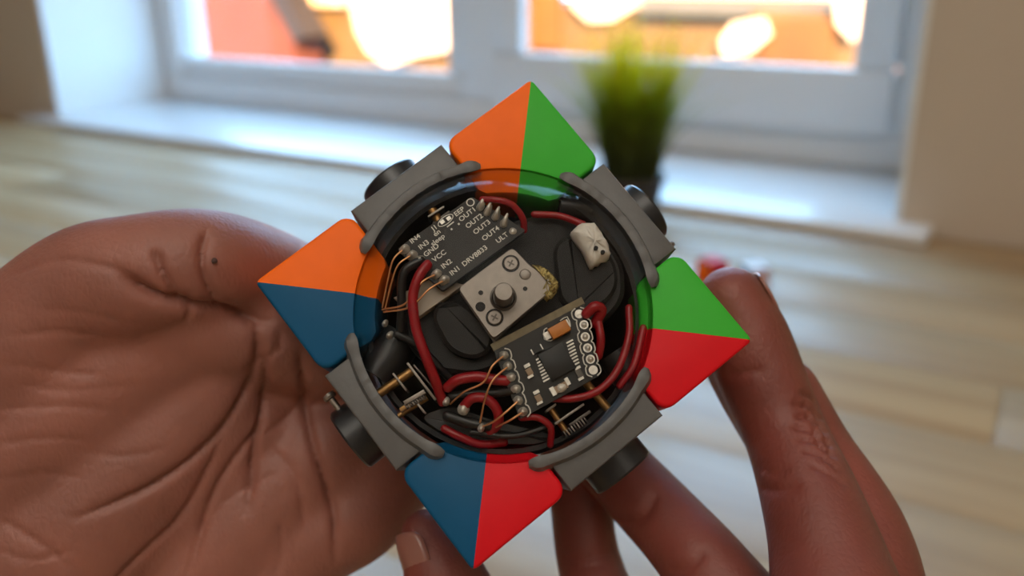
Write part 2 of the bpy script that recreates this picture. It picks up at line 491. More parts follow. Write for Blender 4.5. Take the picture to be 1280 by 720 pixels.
def half_poly(side, x0, rin, e, corner=2.2, apex=0.9, foot=False):
    """one colour half of an edge piece in its own quarter (corner at +side,+side): between the diagonal and the side y = side"""
    pts = []
    c = side - apex                          # rounded outer corner, from the diagonal
    for a in np.linspace(45, 90, 4):
        pts.append((c + apex * math.cos(math.radians(a)), c + apex * math.sin(math.radians(a))))
    cc = corner
    for a in np.linspace(90, 180, 6):
        pts.append((x0 + cc + cc * math.cos(math.radians(a)), side - cc + cc * math.sin(math.radians(a))))
    a0 = math.acos(min(1, x0 / rin)); r1 = 0.9     # small rounding where the side meets the ball cut
    yb = rin * math.sin(a0)
    pts.append((x0, yb + r1)); 
    for a in np.linspace(a0 - 0.035, math.pi / 4, 9):
        pts.append((rin * math.cos(a), rin * math.sin(a)))
    return pts

def edge_half(parent, sx, sy, swap, mat, name, led):
    rings = []
    prof = [(9.5, 0.55, sph_r(9.5) + .55), (9.42, 0.28, sph_r(9.4) + .25), (9.2, 0.08, sph_r(9.2) + .08), (8.9, 0.0, sph_r(8.9)), (7.6, 0.0, min(sph_r(7.6) - .9, led + 1.6)), (7.2, 0.0, led + .3), (6.6, 0.0, led),
            (-6.6, 0.0, led), (-7.2, 0.0, led + .3), (-8.9, 0, sph_r(8.9)), (-9.2, 0.08, sph_r(9.2) + .1), (-9.5, 0.55, sph_r(9.5) + .55)]
    for z, e, rin in prof:
        ps = half_poly(28.5 - e, 9.75 + e, rin, e)
        if swap: ps = [(b, a) for a, b in ps]
        rings.append([np.array([a * sx, b * sy, z]) * MM for a, b in ps])
    vs, fs = loft(rings)
    return mk(name, vs, fs, mat, parent, angle=0.75)

# own axes: +x runs along the upper left side, +y points to the upper left; corners: top (+,+), right (+,-), bottom (-,-), left (-,+)
corner_cols = [((1, 1), ('orange_half', orange_p), ('green_half', green_p), 'orange and green edge piece at the top'),
               ((1, -1), ('red_half', red_p), ('green_half', green_p), 'green and red edge piece pointing to the thumb'),
               ((-1, -1), ('red_half', red_p), ('blue_half', blue_p), 'blue and red edge piece at the bottom'),
               ((-1, 1), ('orange_half', orange_p), ('blue_half', blue_p), 'orange and blue edge piece over the palm')]
for (sx, sy), ysidecol, xsidecol, lab in corner_cols:
    led = {(1, 1): 20.3, (1, -1): 22.3, (-1, -1): 22.6, (-1, 1): 20.6}[(sx, sy)]
    ep = empty('edge_piece', (0, 0, 0), cube); ep['label'] = lab
    edge_half(ep, sx, sy, False, ysidecol[1], ysidecol[0], led)       # touches the side y = const
    edge_half(ep, sx, sy, True, xsidecol[1], xsidecol[0], led)        # touches the side x = const

# ---- grey printed brackets with curved foot, knob and set screw
def bracket(rad, tan, lab, screw):
    rad = np.array(rad, float); tan = np.array(tan, float); zz = np.array([0, 0, 1.0])
    P = lambda a, r, z: (tan * a + rad * r + zz * z) * MM
    br = empty('axle_bracket', (0, 0, 0), cube); br['label'] = lab
    rings = []
    for z, e in ((9.45, 0.45), (9.3, 0.15), (9.0, 0.0), (0, 0), (-9.0, 0.0), (-9.4, 0.4)):
        ro = 25.6; poly = []
        w = 9.35 - e
        poly += [(-w, 28.6 - e), (w, 28.6 - e)]
        for a in np.linspace(w, -w, 13):
            poly.append((a, math.sqrt(ro * ro - a * a) - 1.35))
        rings.append([P(a, r, z) for a, r in poly])
    mk('block', *loft(rings), grey_p, br, angle=0.6)
    # curved foot hugging the ball; its printed edge is slightly ragged
    n = 41; lat = np.linspace(-29.3, 29.3, n); V = []; prof = [(10.9, 0.1), (11.15, 0.85), (10.9, 1.6), (9.0, 1.75), (4.0, 1.75), (-4.0, 1.75), (-9.5, 1.75), (-9.8, 0.1), (-4, 0.0), (4, 0.0)]
    random.seed(int(abs(rad[0] * 3 + rad[1] * 7 + 20)))
    for i, an in enumerate(lat):
        s = math.radians(an); end = min(1.0, (29.3 - abs(an)) / 2.5); th = 0.5 + 0.5 * math.sqrt(max(0, end)) + 0.25 * max(0, 1 - abs(abs(an) - 25) / 4)
        jag = random.uniform(-0.16, 0.16) if abs(an) < 18 else 0
        ring = []
        for q, (z, off) in enumerate(prof):
            r = sph_r(min(abs(z), 10.4)) + 0.12 + 0.72 + (off - 0.72) * th
            zz_ = z * (0.93 + 0.07 * th) + (jag if q < 3 else 0)
            ring.append(P(math.sin(s) * r, math.cos(s) * r, zz_))
        V.append(ring)
    mk('curved_foot', *loft(V), grey_p, br, angle=0.8)
    # knob
    prof = [(0, 0), (5.35, 0), (5.6, 0.25), (5.6, 4.0), (5.35, 4.35), (3.6, 4.4), (3.4, 4.1), (0, 4.1)]
    kb = lathe('knob', P(0, 28.3, -1.5), rad, [(r * MM, h * MM) for r, h in prof], black_p, br, 40)
    ax = lathe('axle', P(0, 26.0, -1.5), rad, [(0, 0), (.0015, 0), (.0015, .0060), (.0012, .0066), (0, .0066)], steel_m, br, 16)
    if screw:
        sgn = screw
        base = P(sgn * 4.8, 30.7, 0.6)
        lathe('set_screw', base, tan * sgn, [(0, 0), (.00055, 0), (.00055, .0024), (.0010, .0025), (.00115, .0029), (.0010, .0034), (.0005, .0035), (.0004, .0032), (0, .0032)], steel_m, br, 18)
    return br
bracket((0, 1, 0), (1, 0, 0), 'grey bracket between the two orange halves', 0)
bracket((1, 0, 0), (0, 1, 0), 'grey bracket between the two green halves', -1)
bracket((0, -1, 0), (1, 0, 0), 'grey bracket between the two red halves', 0)
bracket((-1, 0, 0), (0, 1, 0), 'grey bracket between the two blue halves', 1)

# ---- dark core: bowl added to keep the inside dark, round motor carrier, inner ribs
prof = [(0.0, -24.4)] + [(math.sqrt(24.4 ** 2 - z * z) * .955, z) for z in (-23.5, -21, -17, -12, -7, -2, 3, 6)]
prof += [(math.sqrt(23.6 ** 2 - z * z) * .955, z) for z in (6, 3, -2, -7, -12, -17, -20, -22.5)] + [(0.0, -23.6)]
vs, fs = lathe_data((0, 0, 0), (0, 0, 1), [(r * MM, z * MM) for r, z in prof], 48)
mk('dark_backing_bowl', vs, fs, matt_black, cube, angle=0.8)

def px_prism(name, pts, ztop, thick, mat, parent=cube, bevel=0.25, angle=0.6, rnd=0):
    P = [D(x, y, ztop) for x, y in pts]
    if rnd:
        Q = []
        for i in range(len(P)):
            a, b, c = P[i - 1], P[i], P[(i + 1) % len(P)]
            u = (a - b) / np.linalg.norm(a - b); w = (c - b) / np.linalg.norm(c - b)
            p0, p2_ = b + u * rnd * MM, b + w * rnd * MM
            for t in (0, .25, .5, .75, 1): Q.append((1 - t) ** 2 * p0 + 2 * t * (1 - t) * b + t * t * p2_)
        P = Q
    cen = sum(P) / len(P)
    def ring(z, e):
        out = []
        for p in P:
            d = p - cen; L = np.linalg.norm(d)
            q = cen + d * (1 - e * MM / max(L, 1e-9)); q = q.copy(); q[2] = z * MM; out.append(q)
        return out
    rings = [ring(ztop, bevel), ring(ztop - bevel * 0.7, 0), ring(ztop - thick, 0)] if bevel else [ring(ztop, 0), ring(ztop - thick, 0)]
    return mk(name, *loft(rings), mat, parent, angle=angle)

# round motor carrier: dark plate under the gearbox and the boards
px_prism('motor_carrier', [(500, 395), (545, 352), (600, 300), (650, 272), (700, 268), (752, 290), (780, 330), (782, 372), (760, 400), (700, 415), (640, 452), (590, 470), (540, 462), (508, 432)], 8.0, 5.0, matt_black, cube, 0.8, rnd=2)
px_prism('motor_carrier', [(690, 300), (730, 290), (768, 318), (776, 362), (742, 392), (700, 385)], 9.2, 2.0, matt_black, cube, 0.6, rnd=3)
px_prism('motor_carrier', [(536, 388), (560, 372), (585, 380), (622, 425), (600, 452), (560, 440)], 10.2, 3.0, matt_black, cube, 0.6, rnd=2.5)
px_prism('lower_carrier', [(520, 520), (560, 505), (640, 530), (700, 545), (680, 556), (610, 558), (555, 545)], 3.5, 3.0, black_p, cube, 0.5, rnd=2)

# ---- upper driver board
ZB = 12.4
drv = px_prism('driver_board', [(496, 311), (590, 245.5), (657.5, 288), (553, 364)], ZB, 1.3, pcb_m, cube, 0.06, rnd=0.5)
px_prism('battery_label', [(492, 372), (545, 345), (580, 356), (524, 396)], ZB - 2.2, 2.2, foil_m, cube, 0.2)
xd = D(617, 305, ZB) - D(578, 335, ZB); xd /= np.linalg.norm(xd); yd = np.array([-xd[1], xd[0], 0])
def silk(board, body, px, py, z, size=1.12, sx=1.1, xdir=None, ydir=None):
    text_mesh('silkscreen_text', body, D(px, py, z) + np.array([0, 0, 0.00002]), xdir if xdir is not None else xd, ydir if ydir is not None else yd, size * MM, silk_m, board, sx)
for body, px, py in [('IN4', 514.5, 305), ('IN3', 525.5, 312.5), ('GND', 532, 321.5), ('VCC', 543, 328), ('IN2', 554, 336.5), ('IN1', 564.5, 345), ('DRV8833', 580, 333.5),
                     ('ULT', 622.5, 304.5), ('J1', 542, 289), ('en', 544, 296), ('sleep', 541, 308), ('EEP', 570, 271), ('OUT1', 576, 277.5), ('OUT2', 584.5, 286), ('OUT3', 594, 293.5), ('OUT4', 605, 301.5)]:
    silk(drv, body, px, py, ZB)
def ring_mark(board, px, py, z, r0, r1, mat, stretch=1.0, xdir=None):
    ax = xdir if xdir is not None else xd; ay = np.array([-ax[1], ax[0], 0]); c = D(px, py, z)
    n = 24; V = []; Fc = []
    for i in range(n):
        q = 2 * math.pi * i / n
        for rr in (r0, r1):
            V.append(c + (ax * math.cos(q) * (rr + (stretch - 1) * r1) + ay * math.sin(q) * rr) * MM + np.array([0, 0, .00002]))
    for i in range(n): Fc.append([2 * i, 2 * i + 1, 2 * ((i + 1) % n) + 1, 2 * ((i + 1) % n)])
    return mk('silkscreen_mark', V, Fc, mat, board)
ring_mark(drv, 588, 253, ZB, .5, .68, silk_m)
ring_mark(drv, 557, 275.5, ZB, .55, .68, silk_m, 2.2)
for px, py in ((553, 277.5), (561, 273), ):
    c = D(px, py, ZB); box('jumper_pad', c + np.array([0, 0, .00005]), (xd, yd, (0, 0, 1)), (.0007, .0006, .00012), solder_m, drv)
for px, py in ((564.5, 286.5), (573.5, 280)):
    c = D(px, py, ZB); box('silkscreen_mark', c + np.array([0, 0, .00002]), (xd, yd, (0, 0, 1)), (.0003, .0003, .00004), silk_m, drv)
c = D(563, 280.5, ZB); box('silkscreen_mark', c + np.array([0, 0, .00002]), (xd, yd, (0, 0, 1)), (.0014, .0002, .00004), silk_m, drv)

def blob(name, px, py, z, r, h, mat, parent, stretch=(1, 0), tail=0.0):
    """solder joint: a low lumpy cone on a pad, drawn out along stretch"""
    c = D(px, py, z); ax = D(px + stretch[0] * 10, py + stretch[1] * 10, z) - c; ax /= np.linalg.norm(ax); ay = np.array([-ax[1], ax[0], 0])
    rings = []
    for k, (rr, hh) in enumerate(((1.0, -0.1), (1.0, 0.0), (0.86, 0.25), (0.62, 0.55), (0.42, 0.85), (0.16, 1.0))):
        rg = []
        for i in range(14):
            q = 2 * math.pi * i / 14
            j = 1 + random.uniform(-.1, .1) * (1 if k else 0)
            ex = (1 + tail) if math.cos(q) > 0 else 1
            rg.append(c + (ax * math.cos(q) * rr * r * j * ex + ay * math.sin(q) * rr * r * j) * MM + np.array([0, 0, hh * h * MM]))
        rings.append(rg)
    return mk(name, *loft(rings), mat, parent, smooth=True)
random.seed(3)
for px, py in ((506.5, 311), (516, 318.5), (525.5, 325.5), (533, 331.5), (546, 342), (556, 349.5)):
    blob('solder_joint', px, py, ZB, .78, 1.3, solder_m, drv, (-.75, .65), .4)
for px, py, t in ((600, 259.5, 1.6), (608.5, 266, 1.5), (619, 271.5, 1.4), (629.5, 280, .9)):
    blob('solder_joint', px, py, ZB, .62, .95, solder_m, drv, (.45, -.9), t)
    tube('wire_end', [D(px, py, ZB + .6), D(px + 2, py - 6, ZB + 1.2), D(px + 4.5, py - 12, ZB + 1.2)], [.42 * MM, .38 * MM, .22 * MM], solder_m, drv, 8, 4, True)
blob('solder_joint', 641, 289, ZB, .6, .3, solder_m, drv)

# ---- motor gearbox in the middle
ZG = 13.0
gb = px_prism('gearbox_plate', [(572.5, 360.5), (640.5, 309), (662, 331), (690, 352), (685, 367), (616.5, 424)], ZG, 0.9, steel_m, cube, 0.12, rnd=0.8)
px_prism('gearbox_body', [(577, 366), (640, 318), (682, 366), (620, 426)], ZG - 1.2, 4.2, steel_dk, cube, 0.1)
px_prism('gearbox_plate', [(575, 366), (640, 315), (687, 363), (618, 429)], ZG - 2.2, 0.6, steel_m, cube, 0.05)
c = D(629, 372, ZG)
lathe('bearing_ring', c, (0, 0, 1), [(0, 0), (.0021, 0), (.0021, .0004), (.0018, .0005), (.0016, .0002), (0, .0002)], steel_dk, gb, 28)
lathe('motor_shaft', c, (0, 0, 1), [(0, 0), (.00145, 0), (.00145, .0046), (.0013, .0049), (0, .0049)], steel_m, cube, 28)
for px, py in ((638.5, 329.5), (618.3, 397)):
    c = D(px, py, ZG)
    lathe('recess_ring', c, (0, 0, 1), [(.00105, .00003), (.00140, .00003), (.00140, .00006), (.00105, .00006)], matt_black, gb, 28)
    sc_ = lathe('screw', c, (0, 0, 1), [(0, 0), (.00112, 0), (.00112, .00018), (.0010, .00028), (0, .00028)], steel_m, gb, 28)
    for q in (0.4, 0.4 + math.pi / 2):
        box('screw_slot', c + np.array([0, 0, .00028]), ((math.cos(q), math.sin(q), 0), (-math.sin(q), math.cos(q), 0), (0, 0, 1)), (.0012, .00026, .00008), steel_dk, gb)
for px, py, r in ((601, 366, .38), (656.5, 361, .36), (600.5, 383.5, .78)):
    lathe('plate_hole', D(px, py, ZG), (0, 0, 1), [(0, .00003), (r * .8 * MM, .00003), (r * MM, .00006), (r * MM, 0)], matt_black, gb, 20)
lathe('rivet', D(656.5, 343, ZG), (0, 0, 1), [(0, .00008), (.0006, .00008), (.0008, .0000), (.00085, .0001), (.0009, 0)], steel_m, gb, 24)
# flaked glue at the plate's corner
def lump(name, pts, z, h, mat, parent, seed, jitter=.25):
    random.seed(seed)
    P = [D(x, y, z) for x, y in pts]; P = catmull(P + [P[0]], 3)[:-1]; cen = sum(P) / len(P)
    rings = []
    for k, (s, hh) in enumerate(((1, -.5), (1.0, 0), (.92, .5), (.7, .85), (.4, 1.0), (.1, 1.05))):
        rings.append([cen + (p - cen) * s * (1 + random.uniform(-.06, .06)) + np.array([0, 0, (hh + random.uniform(-jitter, jitter) * (k > 1)) * h * MM]) for p in P])
    return mk(name, *loft(rings), mat, parent, smooth=True)
lump('flaked_glue', [(664, 330), (680, 335), (694, 346), (698, 358), (693, 370), (684, 376), (676, 366), (684, 352), (672, 342)], ZG - .8, .9, flake_m, cube, 5, .5)

# ---- white two-hole connector with glue
cn = lump('connector', [(712, 291), (726, 281), (742, 279), (755, 297), (762, 313), (762, 322), (748, 330), (738, 334), (726, 312)], 10.5, 2.4, glue_m, cube, 8, .22)
for px, py in ((744.5, 311), (753, 316)):
    lathe('connector_hole', D(px, py, 12.6), (0, 0, 1), [(0, 0), (.00035, 0), (.00035, .0006), (0, .0006)], matt_black, cn, 12)

# ---- lower driver board
ZL = 11.2
low = px_prism('sensor_board', [(617, 438), (730, 379), (749, 470), (650, 524)], ZL, 1.2, pcb_m, cube, 0.05)
pe = [D(616.5, 437.5, ZL), D(730.5, 378, ZL)]
d_ = pe[1] - pe[0]; L_len = np.linalg.norm(d_); d_ /= L_len; dn = np.array([-d_[1], d_[0], 0])
box('board_edge', (pe[0] + pe[1]) / 2 + dn * .0004 - np.array([0, 0, .0005]), (d_, dn, (0, 0, 1)), (L_len, .0012, .0010), pcb_edge, low)
cd = D(655, 515, ZL) - D(630, 443, ZL); cd /= np.linalg.norm(cd)
lp = [(630, 444), (635, 457.5), (639.5, 471.5), (645.5, 486), (648, 500.5), (653.5, 514.5)]
rp = [(724, 392.5), (730, 406), (731.5, 421), (734.5, 435), (738, 449), (741.5, 462.5)]
def scallop(pts, off):
    """the scalloped white outline around a row of pads"""
    P = [D(x, y, ZL) for x, y in pts]; out = []
    a = (P[-1] - P[0]); a /= np.linalg.norm(a); b = np.array([-a[1], a[0], 0]) * off
    for i, p in enumerate(P):
        out += [p - a * .0005 + b * .0011, p + a * .0005 + b * .0011]
        if i < len(P) - 1: out.append((p + P[i + 1]) / 2 + b * .0008)
    return [P[0] - a * .0010 + b * .0004] + out + [P[-1] + a * .0010 + b * .0004]
for pts in (lp, rp):
    for off in (1, -1):
        if pts is lp and off == -1: continue
        tube('silkscreen_mark', [p + np.array([0, 0, .00003]) for p in scallop(pts, off)], .00011, silk_m, low, 5, 3)
for i, (x, y) in enumerate(lp):
    blob('solder_joint', x, y, ZL, .72, 1.2, solder_m, low, (-1, .3), .5 if i in (2, 3) else .1)
for i, (x, y) in enumerate(rp):
    lathe('pad', D(x, y, ZL), (0, 0, 1), [(.45 * MM, .00003), (.72 * MM, .00003), (.72 * MM, .00006), (.45 * MM, .00006)], solder_m, low, 18)
    if i in (1, 2, 3, 4): blob('solder_joint', x, y, ZL, .55, .5, solder_m, low)
    if i == 0: box('wire_end', D(x, y, ZL) + np.array([0, 0, .00008]), (d_, dn, (0, 0, 1)), (.0009, .00022, .0002), solder_m, low)
# components: a local frame read off the board
bx = D(724, 393, ZL) - D(630, 444, ZL); bx /= np.linalg.norm(bx); by = np.array([-bx[1], bx[0], 0])
rowd = -cd
def comp(name, px, py, lx, ly, h, mat, x_=None, lift=0.0, bevel=0.0):
    ax = bx if x_ is None else x_; ay = np.array([-ax[1], ax[0], 0])
    return box(name, D(px, py, ZL) + np.array([0, 0, (h / 2 + lift) * MM]), (ax, ay, (0, 0, 1)), (lx * MM, ly * MM, h * MM), mat, low, bevel * MM)
chip = comp('chip', 696, 452.5, 4.4, 4.6, 0.9, chip_m, bevel=.1)
for side, (sx_, sy_), (ex_, ey_) in ((0, (674, 448), (683, 475)), (1, (712, 427), (720, 455))):
    for i in range(8):
        t = i / 7; px, py = sx_ + (ex_ - sx_) * t, sy_ + (ey_ - sy_) * t
        comp('chip_pin', px, py, 1.15, .24, .22, solder_m)
for side, (sx_, sy_), (ex_, ey_) in ((0, (678, 447), (687, 474)), ):
    for i in range(8):
        t = i / 7; comp('solder_pad', sx_ + (ex_ - sx_) * t + 2.5, sy_ + (ey_ - sy_) * t - 1, .5, .22, .1, solder_m)
comp('tantalum_capacitor', 698.5, 413.5, 3.2, 1.9, 1.5, tant_m, lift=.1, bevel=.12)
comp('capacitor_terminal', 684, 420, 1.0, 1.2, .5, solder_m); comp('capacitor_terminal', 708, 405, .8, 1.2, .5, solder_m)
for pts in ([(684, 410), (680, 413), (680.5, 424), (688, 426), (691, 424)], [(700, 401), (709, 396), (713, 408), (709, 412)]):
    tube('silkscreen_mark', [D(x, y, ZL) + np.array([0, 0, .00003]) for x, y in pts], .00010, silk_m, low, 5, 2)
comp('resistor', 671, 437, 1.5, 1.0, .45, chip_m, lift=.05); comp('resistor_end', 666, 440, .4, .9, .42, solder_m); comp('resistor_end', 676, 434, .4, .9, .42, solder_m)
for x, y in ((661.5, 465), (673, 498)):
    comp('capacitor', x, y, .95, 1.1, .7, beige_m, bevel=.05)
    comp('capacitor_terminal', x - 2.8, y - 7.5, .95, .5, .72, solder_m); comp('capacitor_terminal', x + 1.5, y + 6, .95, .35, .72, solder_m)
comp('resistor', 724, 467, .9, 1.5, .45, steel_dk); comp('resistor_end', 722, 460, .9, .4, .46, solder_m); comp('resistor_end', 726, 473.5, .9, .4, .46, solder_m)
comp('capacitor', 700, 485, 2.4, 1.1, .6, beige_m); comp('capacitor_terminal', 691, 489.5, .7, 1.4, .62, solder_m); comp('capacitor_terminal', 709, 477, .6, 1.2, .62, solder_m)
blob('solder_joint', 701, 485, ZL + .5, .7, .35, solder_m, low, (1, -.5), .5)

# ---- gearmotors at the sides (seen through the dome, below the boards)
def rod(name, a, b, z, r, mat, parent=cube, z2=None):
    return tube(name, [D(*a, z), D(*b, z if z2 is None else z2)], r * MM, mat, parent, 14, 2)
def plate(name, a, b, z, wid, thick, mat, parent=cube):
    p, q = D(*a, z), D(*b, z); d = q - p; L = np.linalg.norm(d); d = d / L
    return box(name, (p + q) / 2 - np.array([0, 0, wid * MM / 2]), (d, (-d[1], d[0], 0), (0, 0, 1)), (L, thick * MM, wid * MM), mat, parent, .05 * MM)
g1 = rod('side_gearmotor', (474, 492), (516, 463), 7.5, .75, brass_m); g1['label'] = 'brass shaft of the gearmotor by the blue halves'
plate('gear_plate', (491, 466.5), (508, 488), 9.0, 5, .35, steel_m, g1)
plate('gear_plate', (509, 453.5), (544.5, 500), 9.6, 6, .4, steel_m, g1)
plate('gear_plate', (517, 456), (548, 492), 8.8, 5, .3, steel_dk, g1)
for i in range(9):
    t = i / 8
    plate('gear_tooth', (505 + 22 * t, 505 - 13 * t), (510 + 22 * t, 511 - 13 * t), 8.4, 3, .28, steel_m if i % 2 else steel_dk, g1)
plate('gear_rod', (505, 504), (531, 489), 8.8, 1.2, .7, steel_m, g1)
plate('gear_rod', (500, 513), (512, 505), 8.2, 1.2, .7, brass_m, g1)
plate('gear_plate', (522, 505), (531, 516), 8.8, 3, .35, steel_m, g1)
rod('gear_shaft', (498, 520), (534, 497), 6.6, .5, brass_m, g1)
g2 = rod('side_gearmotor', (732, 478), (760, 511), 7.0, .7, brass_m); g2['label'] = 'brass shaft of the gearmotor by the red halves'
plate('gear_plate', (694, 530), (730, 505), 9.2, 5, .4, steel_m, g2)
plate('gear_plate', (683, 514), (695, 505), 9.4, 4, .35, steel_m, g2)
rod('gear_shaft', (687, 509), (708, 540), 7.0, .55, brass_m, g2)
for i in range(9):
    t = i / 8
    plate('gear_tooth', (704 + 26 * t, 539 - 17 * t), (709 + 26 * t, 546 - 17 * t), 8.2, 3, .25, steel_m if i % 2 else steel_dk, g2)
plate('gear_plate', (712, 532), (738, 514), 7.6, 3, .5, steel_dk, g2)
g3 = rod('side_gearmotor', (540, 262), (553, 285), 7.5, .8, brass_m); g3['label'] = 'brass shaft of the gearmotor by the orange halves'
plate('gear_plate', (535, 271), (555, 258), 9.2, 3, .35, steel_m, g3)
plate('gear_plate', (541, 279), (562, 264), 8.0, 3, .35, steel_dk, g3)
for a, b, rr in (((470, 470), (505, 420), 3.6), ((788, 470), (768, 440), 3.2), ((700, 258), (740, 262), 2.6)):
    rod('motor_can', a, b, 3.5, rr, black_p)

# ---- wires
def wire(pts, r, mat, lab=None, per=8):
    o = tube('wire', [D(x, y, z) for x, y, z in pts], r * MM, mat, cube, 10, per, True)
    if lab: o['label'] = lab
    return o
wire([(534, 331, 13.2), (524, 345, 13.6), (516, 372, 13.2), (520, 410, 12.6), (532, 445, 12.0), (545, 478, 10.5), (553, 502, 8.5)], .82, redw_m, 'red power wire')
wire([(526, 326, 13.0), (508, 336, 13.0), (502, 352, 12.4), (502, 385, 11.0), (500, 420, 9.0)], .75, blackw_m, 'black ground wire')
wire([(497, 418, 9.5), (520, 430, 9.0), (545, 455, 8.0), (570, 480, 6)], .7, blackw_m)
wire([(560, 484, 10.0), (572, 475, 10.8), (595, 471, 11.0), (615, 474, 11.0), (632, 476, 11.0)], .85, redw_m, 'red wire to the lower board')
wire([(564, 496, 8.5), (590, 492, 9.0), (622, 491, 10.0), (642, 488, 11)], .7, blackw_m)
wire([(580, 508, 9.2), (590, 498, 10.0), (606, 498, 10.2), (620, 510, 9.8), (623, 528, 9), (612, 540, 8)], .8, redw_m)
wire([(556, 536, 7.0), (575, 546, 7.2), (600, 555, 6.5), (630, 553, 5.5)], .7, redw_m)
wire([(560, 520, 8.5), (585, 528, 8.5), (610, 533, 8.5)], .9, blackw_m)
wire([(603, 249, 13.3), (622, 250, 14.0), (640, 256, 13.6), (653, 272, 12.6), (655, 288, 11)], .55, redw_m)
wire([(786, 385, 8.5), (786, 420, 9.0), (772, 462, 10), (748, 488, 10.5), (718, 498, 10.5), (690, 498, 9.5)], .62, redw_m, 'long red wire around the lower board')
wire([(804, 410, 8.5), (793, 455, 9.0), (775, 482, 8.5)], .62, redw_m)
wire([(733, 392, 11.5), (744, 383, 12.0), (752, 388, 11.2), (744, 404, 10.0)], .85, redw_m)
wire([(748, 404, 10.5), (751, 425, 10.5), (748, 445, 9.5)], .7, redw_m)
wire([(652, 522, 10.0), (672, 522, 10.0), (688, 534, 9.5), (688, 556, 8)], .55, redw_m)
wire([(668, 268, 9.5), (700, 270, 9.6), (728, 280, 10.5)], .6, redw_m)
wire([(590, 540, 8), (640, 545, 8.2), (690, 532, 8)], .5, blackw_m)
for pts in ([(505, 311, 13.1), (492, 324, 13.3), (486, 345, 12.6), (478, 384, 11)], [(514, 319, 13.1), (498, 331, 13.3), (490, 352, 12.6), (482, 384, 11)],
            [(544, 343, 13.2), (526, 354, 13.8), (506, 380, 13.0), (478, 387, 11)], [(554, 351, 13.2), (536, 362, 13.8), (512, 384, 13.0), (480, 390, 11)],
            [(629, 445, 12.0), (615, 458, 12.6), (604, 478, 12.2), (580, 490, 11.2), (563, 505, 9)], [(634, 459, 12.0), (617, 474, 12.6), (607, 496, 12.0), (600, 528, 9.5)],
            [(647, 502, 12.0), (630, 517, 12.2), (615, 528, 11.2), (598, 535, 9.5)], [(652, 516, 12.0), (638, 525, 12.2), (620, 534, 10)]):
    wire(pts, .16, copper_m, 'thin bare copper wire')
for px, py, z, r in ((557, 503, 9.0, .6), (579, 512, 9.4, .9), (601, 536, 9.6, .55), (487, 420, 9.5, .55), (481, 405, 9.5, .5)):
    blob('solder_joint', px, py, z, r, .9, solder_m, cube, (.4, -.9), .6)

# ---- clear dome over the electronics
dome_m = clear_mat('clear_dome_plastic', (0.86, 0.86, 0.85), 1.16, 0.12)
zs = np.linspace(9.15, SP, 22); prof = [(sph_r(z) * MM, z * MM) for z in zs[:-1]] + [(0.0, SP * MM)]
t_, a_, b_ = np.array([0, 0, 1.0]), np.array([1.0, 0, 0]), np.array([0, 1.0, 0])
V, Fc = loft([[a_ * max(r, 1e-6) * math.cos(q) + b_ * max(r, 1e-6) * math.sin(q) + t_ * h for q in np.linspace(0, 2 * math.pi, 72, endpoint=False)] for r, h in prof], False, True)
mk('clear_dome', V, Fc, dome_m, cube, smooth=True)

# ================================================================== HANDS
def skin_mat(name, palm, dorsal):
    mt, N, L, B = new_mat(name)
    tc = N.new('ShaderNodeTexCoord')
    n1 = N.new('ShaderNodeTexNoise'); n1.inputs['Scale'].default_value = 55; n1.inputs['Detail'].default_value = 6
    L.new(tc.outputs['Object'], n1.inputs['Vector'])
    at = N.new('ShaderNodeAttribute'); at.attribute_name = 'dorsal'
    mx = N.new('ShaderNodeMix'); mx.data_type = 'RGBA'
    mx.inputs['A'].default_value = (*palm, 1); mx.inputs['B'].default_value = (*dorsal, 1)
    L.new(at.outputs['Fac'], mx.inputs['Factor'])
    mr = N.new('ShaderNodeMapRange'); mr.inputs[1].default_value = .3; mr.inputs[2].default_value = .7; mr.inputs[3].default_value = .82; mr.inputs[4].default_value = 1.15
    L.new(n1.outputs[0], mr.inputs[0])
    sc = N.new('ShaderNodeVectorMath'); sc.operation = 'SCALE'
    L.new(mx.outputs['Result'], sc.inputs[0]); L.new(mr.outputs[0], sc.inputs['Scale'])
    L.new(sc.outputs[0], B.inputs['Base Color'])
    B.inputs['Roughness'].default_value = 0.52
    B.inputs['Subsurface Weight'].default_value = 0.18
    B.inputs['Subsurface Radius'].default_value = (1.0, 0.35, 0.2)
    B.inputs['Subsurface Scale'].default_value = 0.0015
    vo = N.new('ShaderNodeTexVoronoi'); vo.inputs['Scale'].default_value = 900; vo.feature = 'DISTANCE_TO_EDGE'
    ds = N.new('ShaderNodeVectorMath'); ds.operation = 'MULTIPLY'; ds.inputs[1].default_value = (1.0, 1.0, 0.55)
    L.new(tc.outputs['Object'], ds.inputs[0]); L.new(ds.outputs[0], vo.inputs['Vector'])
    nb = N.new('ShaderNodeTexNoise'); nb.inputs['Scale'].default_value = 260; nb.inputs['Detail'].default_value = 6
    L.new(tc.outputs['Object'], nb.inputs['Vector'])
    ad = N.new('ShaderNodeMath'); ad.operation = 'MULTIPLY_ADD'; ad.inputs[1].default_value = 0.5
    L.new(vo.outputs['Distance'], ad.inputs[0]); L.new(nb.outputs[0], ad.inputs[2])
    bp = N.new('ShaderNodeBump'); bp.inputs['Strength'].default_value = 0.55; bp.inputs['Distance'].default_value = 0.0004
    L.new(ad.outputs[0], bp.inputs['Height']); L.new(bp.outputs[0], B.inputs['Normal'])
    return mt

